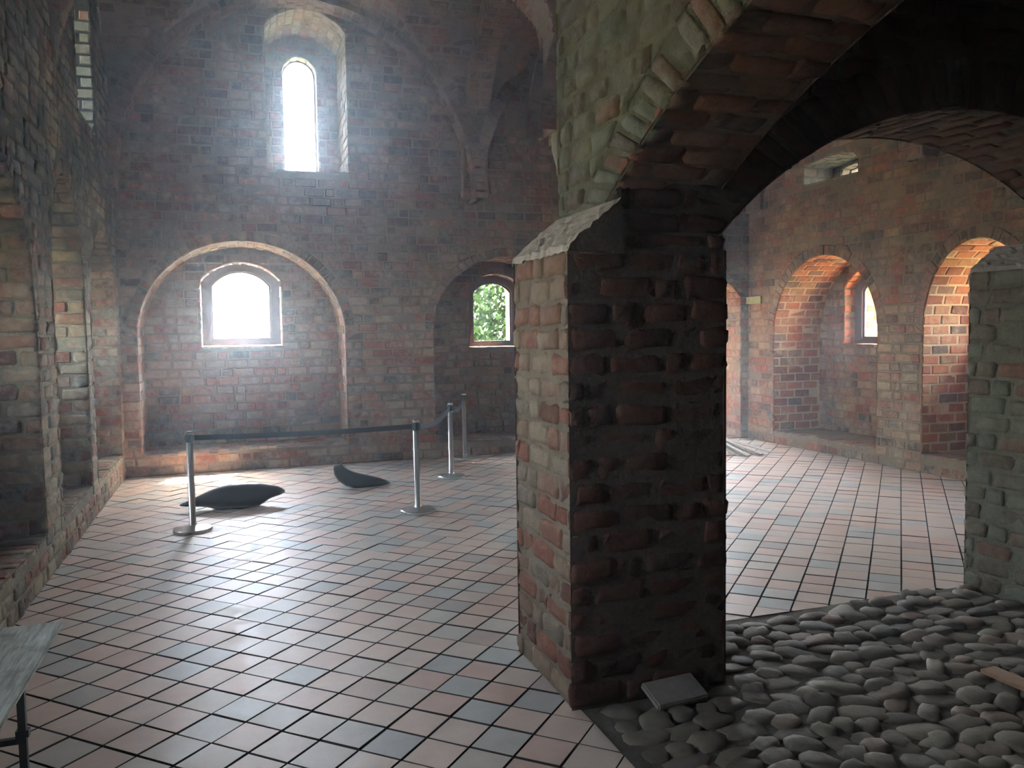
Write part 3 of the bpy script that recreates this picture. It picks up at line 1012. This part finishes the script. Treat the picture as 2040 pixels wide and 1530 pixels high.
for i in range(-80, 90):
    for j in range(-90, 100):
        g = 0.004
        cs = [TO + TA * (i + p) + TB * (j + q) for p, q in ((0, 0), (1, 0), (1, 1), (0, 1))]
        cx = (cs[0] + cs[2]) / 2
        cs = [c + (cx - c) * 0.024 for c in cs]
        if cx.x < XL - 0.15 or cx.x > XR + 0.15 or cx.y < YN or cx.y > YB + 0.98: continue
        if cx.y > YB + 0.15 and not (5.65 < cx.x < 8.05): continue
        inside_core = [c.x > EDGE and c.y < YC + 0.0 for c in cs]
        full = True
        if any(inside_core) or (cx.x > EDGE - .2 and cx.y < YC + .2 and min(c.x for c in cs) < EDGE < max(c.x for c in cs)) :
            if cx.x > EDGE and min(c.y for c in cs) > YC: pass
            elif all(inside_core): continue
            else:
                full = False
                if cx.y > YC and max(c.x for c in cs) > EDGE and not (min(c.x for c in cs) < EDGE): cs = clip(cs, 1, YC, False)
                elif cx.y <= YC - 0.1 or min(c.x for c in cs) < EDGE and cx.y < YC: cs = clip(cs, 0, EDGE, True)
                else: cs = clip(cs, 1, YC, False)
                if len(cs) < 3: continue
                ar = abs(sum(cs[k].x * cs[(k + 1) % len(cs)].y - cs[(k + 1) % len(cs)].x * cs[k].y for k in range(len(cs)))) / 2
                if ar < 0.002: continue
        c = sum(cs, V3((0, 0, 0))) / len(cs)
        p = to_px(c)
        sc = 0
        if p and -30 < p[0] < 2070 and p[1] < 1560:
            sc = 1 / p[2]
            if 1020 < p[0] < 1450 and p[2] > 4.6: sc = 0
            if c.x < XL + 0.02 or c.y > YB - 0.02: sc = 0
        whole.append((sc, c, cs, full))
whole.sort(key=lambda t: -t[0])
def tile_geo(cs, c):
    n = len(cs)
    vs, fs = [], []
    tl = (R.gauss(0, 0.006), R.gauss(0, 0.006))
    dz = R.gauss(0, 0.0015)
    for q in cs:
        d = (q - c) * (1 - 0.02)
        vs.append((d.x, d.y, dz + d.x * tl[0] + d.y * tl[1]))
    for q in cs:
        d = q - c
        vs.append((d.x, d.y, dz - 0.004 + d.x * tl[0] + d.y * tl[1]))
    for q in cs:
        d = q - c
        vs.append((d.x, d.y, -0.02))
    fs.append(tuple(range(n)))
    for k in range(n):
        l = (k + 1) % n
        fs += [(n + k, n + l, l, k), (2 * n + k, 2 * n + l, n + l, n + k)]
    return vs, fs
def dark_sides(me, n_each=None):
    me.materials.append(JOINT)
    me.polygons.foreach_set('material_index', [0 if abs(p.normal.z) > 0.9 else 1 for p in me.polygons])
TM = []
for k in range(8):
    cs = [TA * p + TB * q for p, q in ((-.48, -.48), (.48, -.48), (.48, .48), (-.48, .48))]
    v, f = tile_geo(cs, V3((0, 0, 0)))
    me = bpy.data.meshes.new('tile')
    me.from_pydata(v, [], f)
    me.materials.append(TILE)
    dark_sides(me)
    TM.append(me)
vs, fs, tn = [], [], []
for n_, (sc, c, cs, full) in enumerate(whole):
    if n_ < 300 and sc > 0:
        if full: me = R.choice(TM)
        else:
            v, f = tile_geo(cs, c)
            me = bpy.data.meshes.new('tile')
            me.from_pydata(v, [], f)
            me.materials.append(TILE)
            dark_sides(me)
        o = bpy.data.objects.new('tile', me)
        o.location = c
        o.parent = floor
        COL.objects.link(o)
    else:
        v, f = tile_geo(cs, c)
        k = len(vs)
        vs += [(x + c.x, y + c.y, z) for x, y, z in v]
        fs += [tuple(k + i for i in q) for q in f]
        t = R.random()
        tn += [t] * len(f)
dark_sides(mesh_obj('tiling', vs, fs, TILE, floor, kind='stuff', tint=tn).data)

# cobbled floor of the core: stones bedded in dark earth
def ground_bump(x, y): return 0.000 + 0.008 * sin(3.1 * x + 1.7 * y) * cos(2.3 * y - x)
vs, fs = [], []
nx, ny = 60, 60
for j in range(ny + 1):
    for i in range(nx + 1):
        x, y = 1.56 + (5.72 - 1.56) * i / nx, -1.2 + (YC + 1.2) * j / ny
        vs.append((x, y, ground_bump(x, y)))
for j in range(ny):
    for i in range(nx):
        a = j * (nx + 1) + i
        fs.append((a, a + 1, a + nx + 2, a + nx + 1))
cob = mesh_obj('cobbled_floor', vs, fs, EARTH, kind='structure', smooth=True)
CM = []
def cobble_mesh():
    bm = bmesh.new()
    rings = []
    k = 10
    jr = [R.uniform(0.80, 1.14) for _ in range(k)]
    ex = R.uniform(2.2, 4.5)
    for r, z in ((1.0, -0.5), (1.0, 0.12), (0.88, 0.66), (0.55, 0.90)):
        rr = []
        for i in range(k):
            a = 2 * pi * i / k
            ca, sa = cos(a), sin(a)
            q = (abs(ca) ** ex + abs(sa) ** ex) ** (-1 / ex)
            rr.append(bm.verts.new((ca * q * r * jr[i], sa * q * r * jr[i], z + R.gauss(0, 0.10))))
        rings.append(rr)
    for a, b in zip(rings, rings[1:]):
        for i in range(k): bm.faces.new((a[i], a[(i + 1) % k], b[(i + 1) % k], b[i]))
    t = bm.verts.new((R.gauss(0, .1), R.gauss(0, .1), 1.0))
    for i in range(k): bm.faces.new((rings[-1][i], rings[-1][(i + 1) % k], t))
    me = bpy.data.meshes.new('cobblestone')
    bm.to_mesh(me)
    bm.free()
    me.materials.append(COBBLE)
    me.polygons.foreach_set('use_smooth', [True] * len(me.polygons))
    return me
CM = [cobble_mesh() for _ in range(14)]
stones = []
y = -1.0
while y < YC - 0.04:
    dy = R.uniform(0.10, 0.135)
    x = 1.60 + R.uniform(0, 0.1)
    while x < 5.68:
        L = R.uniform(0.10, 0.23)
        c = V3((x + L / 2, y + dy / 2 + R.gauss(0, 0.022) + 0.05 * sin(2.1 * x + y), 0))
        x += L + R.uniform(0.0, 0.02)
        inp = (PX0 - 0.02 < c.x < PX1 + .05 and PY0 - .04 < c.y) or (QX0 - .05 < c.x and PY0 - .1 < c.y)
        if inp or c.y > YC - 0.03: continue
        p = to_px(c)
        sc = 0
        if p and -20 < p[0] < 2070 and p[1] < 1560: sc = L / p[2] ** 2
        stones.append((sc, c, L * R.uniform(0.48, 0.58), dy * R.uniform(0.48, 0.66), R.uniform(0.012, 0.036), R.gauss(0.1, 0.4)))
    y += dy
stones.sort(key=lambda t: -t[0])
vs, fs, tn = [], [], []
for n_, (sc, c, a, b, h, rz) in enumerate(stones):
    me = R.choice(CM)
    if n_ < 300 and sc > 0:
        o = bpy.data.objects.new('cobblestone', me)
        o.location = (c.x, c.y, ground_bump(c.x, c.y))
        o.scale = (a, b, h)
        o.rotation_euler = (R.gauss(0, .06), R.gauss(0, .06), rz)
        o.parent = cob
        COL.objects.link(o)
    else:
        k = len(vs)
        for v in me.vertices:
            x_, y_ = v.co.x * a, v.co.y * b
            vs.append((c.x + x_ * cos(rz) - y_ * sin(rz), c.y + x_ * sin(rz) + y_ * cos(rz), ground_bump(c.x, c.y) + v.co.z * h))
        fs += [tuple(k + i for i in p.vertices) for p in me.polygons]
        t = R.random()
        tn += [t] * len(me.polygons)
mesh_obj('cobbles', vs, fs, COBBLE, cob, smooth=True, kind='stuff', tint=tn)

# ------------------------------------------------------------------ things
# barrier posts
posts = [(-0.43, 8.36), (1.75, 8.36), (2.58, 10.20), (3.21, 12.02)]
posts[3] = (3.16, 11.68)
PL = ['steel barrier post nearest the left wall, in front of the long black sculpture',
      'steel barrier post standing nearest the big brick pillar, belts on two sides',
      'steel barrier post with a loose black strap hanging beside it',
      'steel barrier post at the far end of the belts, close to the far wall']
def make_post(loc, label):
    t = empty('barrier_post', (loc[0], loc[1], 0))
    tag(t, label, 'post', 'barrier posts round the sculptures')
    return t
def post_meshes():
    bm = bmesh.new()
    add_lathe(bm, [(0.174, 0.0), (0.178, 0.005), (0.178, 0.026), (0.170, 0.034), (0.10, 0.046), (0.055, 0.054), (0.045, 0.058)], 40)
    base = bm_obj('base', bm, STEEL, smooth=False)
    bm = bmesh.new()
    add_lathe(bm, [(0.040, 0.036), (0.040, 0.07), (0.0315, 0.075), (0.0315, 0.85)], 28)
    pole = bm_obj('pole', bm, STEEL, smooth=True)
    bm = bmesh.new()
    add_lathe(bm, [(0.0318, 0.85), (0.034, 0.852), (0.034, 0.932), (0.030, 0.935)], 28)
    for k in range(4):
        a = k * pi / 2
        add_box(bm, (0.033 * cos(a), 0.033 * sin(a), 0.893), (0.012, 0.03, 0.062), Matrix.Rotation(a, 3, 'Z'))
    head = bm_obj('belt_head', bm, BLACKP)
    bm = bmesh.new()
    add_lathe(bm, [(0.0335, 0.934), (0.0345, 0.938), (0.0345, 0.950), (0.030, 0.955)], 28)
    cap = bm_obj('cap', bm, STEEL)
    return [base, pole, head, cap]
PMESH = post_meshes()
for i, (loc, lb) in enumerate(zip(posts, PL)):
    t = make_post(loc, lb)
    for pm in PMESH:
        if i == 0: o = pm
        else:
            o = pm.copy()
            COL.objects.link(o)
        o.parent = t
# belts
def ribbon(name, pts, width, twist, mat, th=0.003):
    n = len(pts)
    vs, fs = [], []
    for i, p in enumerate(pts):
        p = V3(p)
        d = (V3(pts[min(n - 1, i + 1)]) - V3(pts[max(0, i - 1)])).normalized()
        side = d.cross(Z)
        side = side.normalized() if side.length > 1e-3 else X
        up = side.cross(d).normalized()
        a = twist(i / (n - 1))
        wv = up * cos(a) + side * sin(a)
        nv = d.cross(wv).normalized()
        for sw, sn in ((-1, -1), (1, -1), (1, 1), (-1, 1)):
            vs.append(tuple(p + wv * sw * width / 2 + nv * sn * th / 2))
    for i in range(n - 1):
        for k in range(4):
            l = (k + 1) % 4
            fs.append((4 * i + k, 4 * i + l, 4 * i + 4 + l, 4 * i + 4 + k))
    fs += [(3, 2, 1, 0), (4 * n - 4, 4 * n - 3, 4 * n - 2, 4 * n - 1)]
    return mesh_obj(name, vs, fs, mat)
def belt(p, q, sag, tw, label, n=24):
    p, q = V3((p[0], p[1], 0.893)), V3((q[0], q[1], 0.893))
    d = (q - p).normalized()
    p, q = p + d * 0.042, q - d * 0.042
    o = ribbon('barrier_belt', [p.lerp(q, k / n) - Z * sag * 4 * (k / n) * (1 - k / n) for k in range(n + 1)], 0.05, tw, BELT)
    tag(o, label, 'belt', 'belts between the barrier posts')
belt(posts[0], posts[1], 0.015, lambda t: 0.0, 'long taut black belt between the two nearest barrier posts')
belt(posts[1], posts[2], 0.075, lambda t: -0.55 * sin(pi * t) ** 0.7, 'twisted sagging black belt between the second and third barrier posts')
belt(posts[2], posts[3], 0.10, lambda t: -0.5 * sin(pi * t), 'black belt running back to the barrier post by the far wall')
px_, py_ = posts[2]
hang = ribbon('hanging_strap', [(px_ - 0.075 + 0.004 * sin(k), py_ - 0.01, 0.86 - 0.30 * k / 8) for k in range(9)], 0.048, lambda t: pi / 2 * 0, BELT, 0.004)
bm = bmesh.new()
for k, (x0, z0_) in enumerate(((-0.10, 0.86), (-0.05, 0.86))): pass
add_box(bm, (px_ - 0.082, py_, 0.72), (0.046, 0.004, 0.32), Matrix.Rotation(0.03, 3, 'Y'))
add_box(bm, (px_ - 0.085, py_, 0.55), (0.056, 0.018, 0.022))
add_box(bm, (px_ - 0.057, py_, 0.888), (0.05, 0.016, 0.03))
bpy.data.objects.remove(hang)
hang = bm_obj('hanging_strap', bm, BELT)
tag(hang, 'short loose black strap hanging straight down beside the third barrier post', 'strap')

# sculptures
def loft(name, stations, mat, seg=24):
    """stations: (centre, half-width vector, half-height up, half-height down)"""
    bm = bmesh.new()
    rings = []
    for c, side, up, dn in stations:
        c, side = V3(c), V3(side)
        rr = []
        for k in range(seg):
            a = 2 * pi * k / seg
            s_ = sin(a)
            rr.append(bm.verts.new(c + side * cos(a) + (V3(up) * s_ if s_ > 0 else V3(dn) * -s_)))
        rings.append(rr)
    for a, b in zip(rings, rings[1:]):
        for k in range(seg): bm.faces.new((a[k], a[(k + 1) % seg], b[(k + 1) % seg], b[k]))
    bm.faces.new(rings[0][::-1])
    bm.faces.new(rings[-1])
    return bm_obj(name, bm, mat, smooth=True)
A0, A1 = V3((-0.60, 9.31, 0)), V3((0.475, 9.30, 0))
ax = (A1 - A0).normalized()
sd = V3((-ax.y, ax.x, 0))
st = []
def curve(keys, t):
    for (a, x), (b, y) in zip(keys, keys[1:]):
        if t <= b:
            f = (t - a) / (b - a)
            return x + (y - x) * f * f * (3 - 2 * f) if False else x + (y - x) * f
    return keys[-1][1]
TOP = [(0, .082), (.1, .125), (.2, .170), (.3, .212), (.4, .243), (.5, .261), (.6, .265), (.7, .256), (.8, .238), (.88, .220), (.95, .200), (1, .160)]
BOT = [(0, .066), (.05, .054), (.12, .047), (.2, .04), (.27, .024), (.33, .001), (.7, .001), (.76, .012), (.8, .042), (.85, .076), (.9, .094), (.96, .110), (1, .135)]
WID = [(0, .008), (.05, .036), (.12, .058), (.2, .082), (.3, .12), (.4, .15), (.5, .165), (.6, .16), (.7, .138), (.8, .10), (.88, .072), (.95, .052), (1, .010)]
for k in range(33):
    t = k / 32
    tp, bt_, wd = curve(TOP, t), curve(BOT, t), curve(WID, t)
    zc = bt_ + (tp - bt_) * 0.42
    st.append((A0.lerp(A1, t) + Z * zc + sd * 0.03 * sin(pi * t), sd * wd, Z * (tp - zc), Z * (bt_ - zc)))
s1 = loft('stone_sculpture', st, SCULPT)
tag(s1, 'long low black stone sculpture like a seal with raised pointed ends, on the floor tiles', 'sculpture', 'black sculptures on the tiles')
B0 = V3((1.10, 9.98, 0))
cen = [(0.028, 0.292, 0.050), (0.034, 0.262, 0.062), (0.050, 0.215, 0.078), (0.088, 0.165, 0.091), (0.15, 0.122, 0.096), (0.24, 0.094, 0.092), (0.33, 0.082, 0.080), (0.43, 0.068, 0.066), (0.52, 0.056, 0.050), (0.60, 0.044, 0.028), (0.645, 0.036, 0.008)]
dirb = V3((0.97, -0.06, 0)).normalized()
sdb = V3((-dirb.y, dirb.x, 0))
st = []
for i, (x, zc, hh) in enumerate(cen):
    x0, z0_ = cen[max(0, i - 1)][:2]
    x1, z1_ = cen[min(len(cen) - 1, i + 1)][:2]
    l = math.hypot(x1 - x0, z1_ - z0_)
    nrm = dirb * (-(z1_ - z0_) / l) + Z * ((x1 - x0) / l)
    st.append((B0 + dirb * x + Z * zc, sdb * hh * 0.95, nrm * hh, nrm * -hh))
s2 = loft('stone_sculpture', st, SCULPT)
mn = min((v.co.z for v in s2.data.vertices))
for v in s2.data.vertices: v.co.z -= mn
tag(s2, 'small curved black stone sculpture like a tusk with one blunt upright end', 'sculpture', 'black sculptures on the tiles')

# bench at lower left
bt = empty('bench', (-1.07, 3.6, 0))
tag(bt, 'weathered grey wooden bench on black folding steel legs, by the left wall', 'bench')
bm = bmesh.new()
add_box(bm, (0, -0.34, 0.437), (0.43, 2.6, 0.028), None, 0.009)
seat = bm_obj('seat', bm, BENCHW, bt)
def bench_leg(yy, name):
    bm = bmesh.new()
    for sx in (-1, 1):
        add_box(bm, (sx * 0.165, yy, 0.21), (0.03, 0.03, 0.425))
    add_box(bm, (0, yy, 0.16), (0.33, 0.025, 0.025))
    add_box(bm, (0, yy, 0.415), (0.36, 0.035, 0.014))
    o = bm_obj('leg_frame', bm, BLACKM, bt)
    bm = bmesh.new()
    for sx in (-1, 1):
        add_box(bm, (sx * 0.12, yy - 0.20, 0.29), (0.022, 0.46, 0.008), Matrix.Rotation(0.55, 3, 'X'))
        bm_obj('brace', bm, BLACKM, bt)
        bm = bmesh.new()
    add_box(bm, (0.165, yy + 0.002, 0.19), (0.05, 0.036, 0.03))
    bm_obj('hinge', bm, BLACKM, bt)
bench_leg(0.30, 'leg')
bench_leg(-1.15, 'leg')

# board on the right-hand corner wall
bm = bmesh.new()
add_box(bm, (XR - 0.030, 11.55 + 0.14, 2.30), (0.035, 0.42, 0.12), None, 0.004)
bd = bm_obj('wooden_board', bm, simple('greenish weathered board', (150, 150, 96), 0.8, 0, (18, 0.7, 1.2), 0.4))
tag(bd, 'short greenish weathered board fixed to the brick wall left of the right-hand niche', 'board')

# heap of pale laths fanned on the tiles by the corner
hp_ = empty('lath_heap', (7.25, 11.1, 0))
tag(hp_, 'low fanned heap of pale dusty laths on the tiles in the far right corner', 'wood heap')
ap = V3((-0.55, -0.05, 0.30))
for k in range(16):
    t = k / 15
    e = V3((0.30 - 0.85 * t + R.gauss(0, 0.03), -0.35 - 0.55 * sin(pi * (0.15 + 0.6 * t)) + R.gauss(0, 0.05), 0.012 + 0.003 * (k % 3)))
    st_ = ap + V3((R.gauss(0, 0.03), R.gauss(0, 0.03), 0.004 * k - 0.03))
    d = e - st_
    bm = bmesh.new()
    add_box(bm, (0, 0, 0), (d.length, 0.06, 0.014))
    o = bm_obj('lath', bm, LATH, hp_)
    o.rotation_mode = 'QUATERNION'
    o.rotation_quaternion = d.to_track_quat('X', 'Z')
    o.location = (e + st_) / 2
# stray lath on the cobbles, slab at the pillar's foot
bm = bmesh.new()
add_box(bm, (3.69, 3.02, 0.055), (0.105, 0.42, 0.022), Matrix.Rotation(0.03, 3, 'Z'), 0.003)
o = bm_obj('wooden_lath', bm, LATHB)
tag(o, 'short light brown wooden lath lying on the dark cobbles', 'lath')
bm = bmesh.new()
add_box(bm, (2.02, 3.555, 0.06), (0.30, 0.17, 0.035), Matrix.Rotation(0.1, 3, 'Z') @ Matrix.Rotation(0.35, 3, 'X'), 0.008)
o = bm_obj('stone_slab', bm, STONE)
tag(o, 'flat pale stone slab leaning at the foot of the big brick pillar', 'slab')

# ------------------------------------------------------------------ outside the windows
o = mesh_obj('ground', [(-60, -60, -1.4), (60, -60, -1.4), (60, 80, -1.4), (-60, 80, -1.4)], [(0, 1, 2, 3)], GRASS, kind='structure')
def bush(name, c, r, h, nleaf, label):
    t = empty(name, c)
    tag(t, label, 'shrub')
    bm = bmesh.new()
    add_lathe(bm, [(0.09, 0), (0.06, h * 0.6)], 8)
    bm_obj('trunk', bm, BARK, t)
    vs, fs = [], []
    for _ in range(nleaf):
        a, b = R.uniform(0, 2 * pi), math.acos(R.uniform(-1, 1))
        rr = R.uniform(0.45, 1.0) ** 0.5
        p = V3((r * rr * sin(b) * cos(a), r * rr * sin(b) * sin(a), h * 0.55 + h * 0.48 * rr * cos(b)))
        d = V3((R.gauss(0, 1), R.gauss(0, 1), R.gauss(0, 1))).normalized()
        e = d.orthogonal().normalized()
        g = d.cross(e)
        s_ = R.uniform(0.04, 0.085)
        k = len(vs)
        vs += [tuple(p - e * s_), tuple(p + g * s_ * 0.5), tuple(p + e * s_), tuple(p - g * s_ * 0.5)]
        fs.append((k, k + 1, k + 2, k + 3))
    mesh_obj('foliage', vs, fs, LEAF, t)
bush('shrub', (5.1, 15.6, -1.4), 1.45, 5.6, 27000, 'green leafy shrub outside, filling the small window right of the barrier posts')

# thin glare haze put in to imitate the veil round the windows
bm = bmesh.new()
add_box(bm, ((XL + XR) / 2, (YN + YB) / 2 + 0.9, 3.2), (XR - XL + 4.6, YB - YN + 2.4, 7.4))
hz = bm_obj('haze', bm, None)
hm = bpy.data.materials.new('glare haze')
hm.use_nodes = True
ht = hm.node_tree
ht.nodes.remove(ht.nodes['Principled BSDF'])
vsn = ht.nodes.new('ShaderNodeVolumeScatter')
vsn.inputs['Color'].default_value = (0.74, 0.87, 1.0, 1)
vsn.inputs['Density'].default_value = 0.009
vsn.inputs['Anisotropy'].default_value = 0.80
ht.links.new(vsn.outputs[0], ht.nodes['Material Output'].inputs['Volume'])
hz.data.materials.append(hm)
hz['kind'] = 'stuff'
hz['label'] = 'thin pale glare haze added for the glow round the windows'
hz['category'] = 'haze'
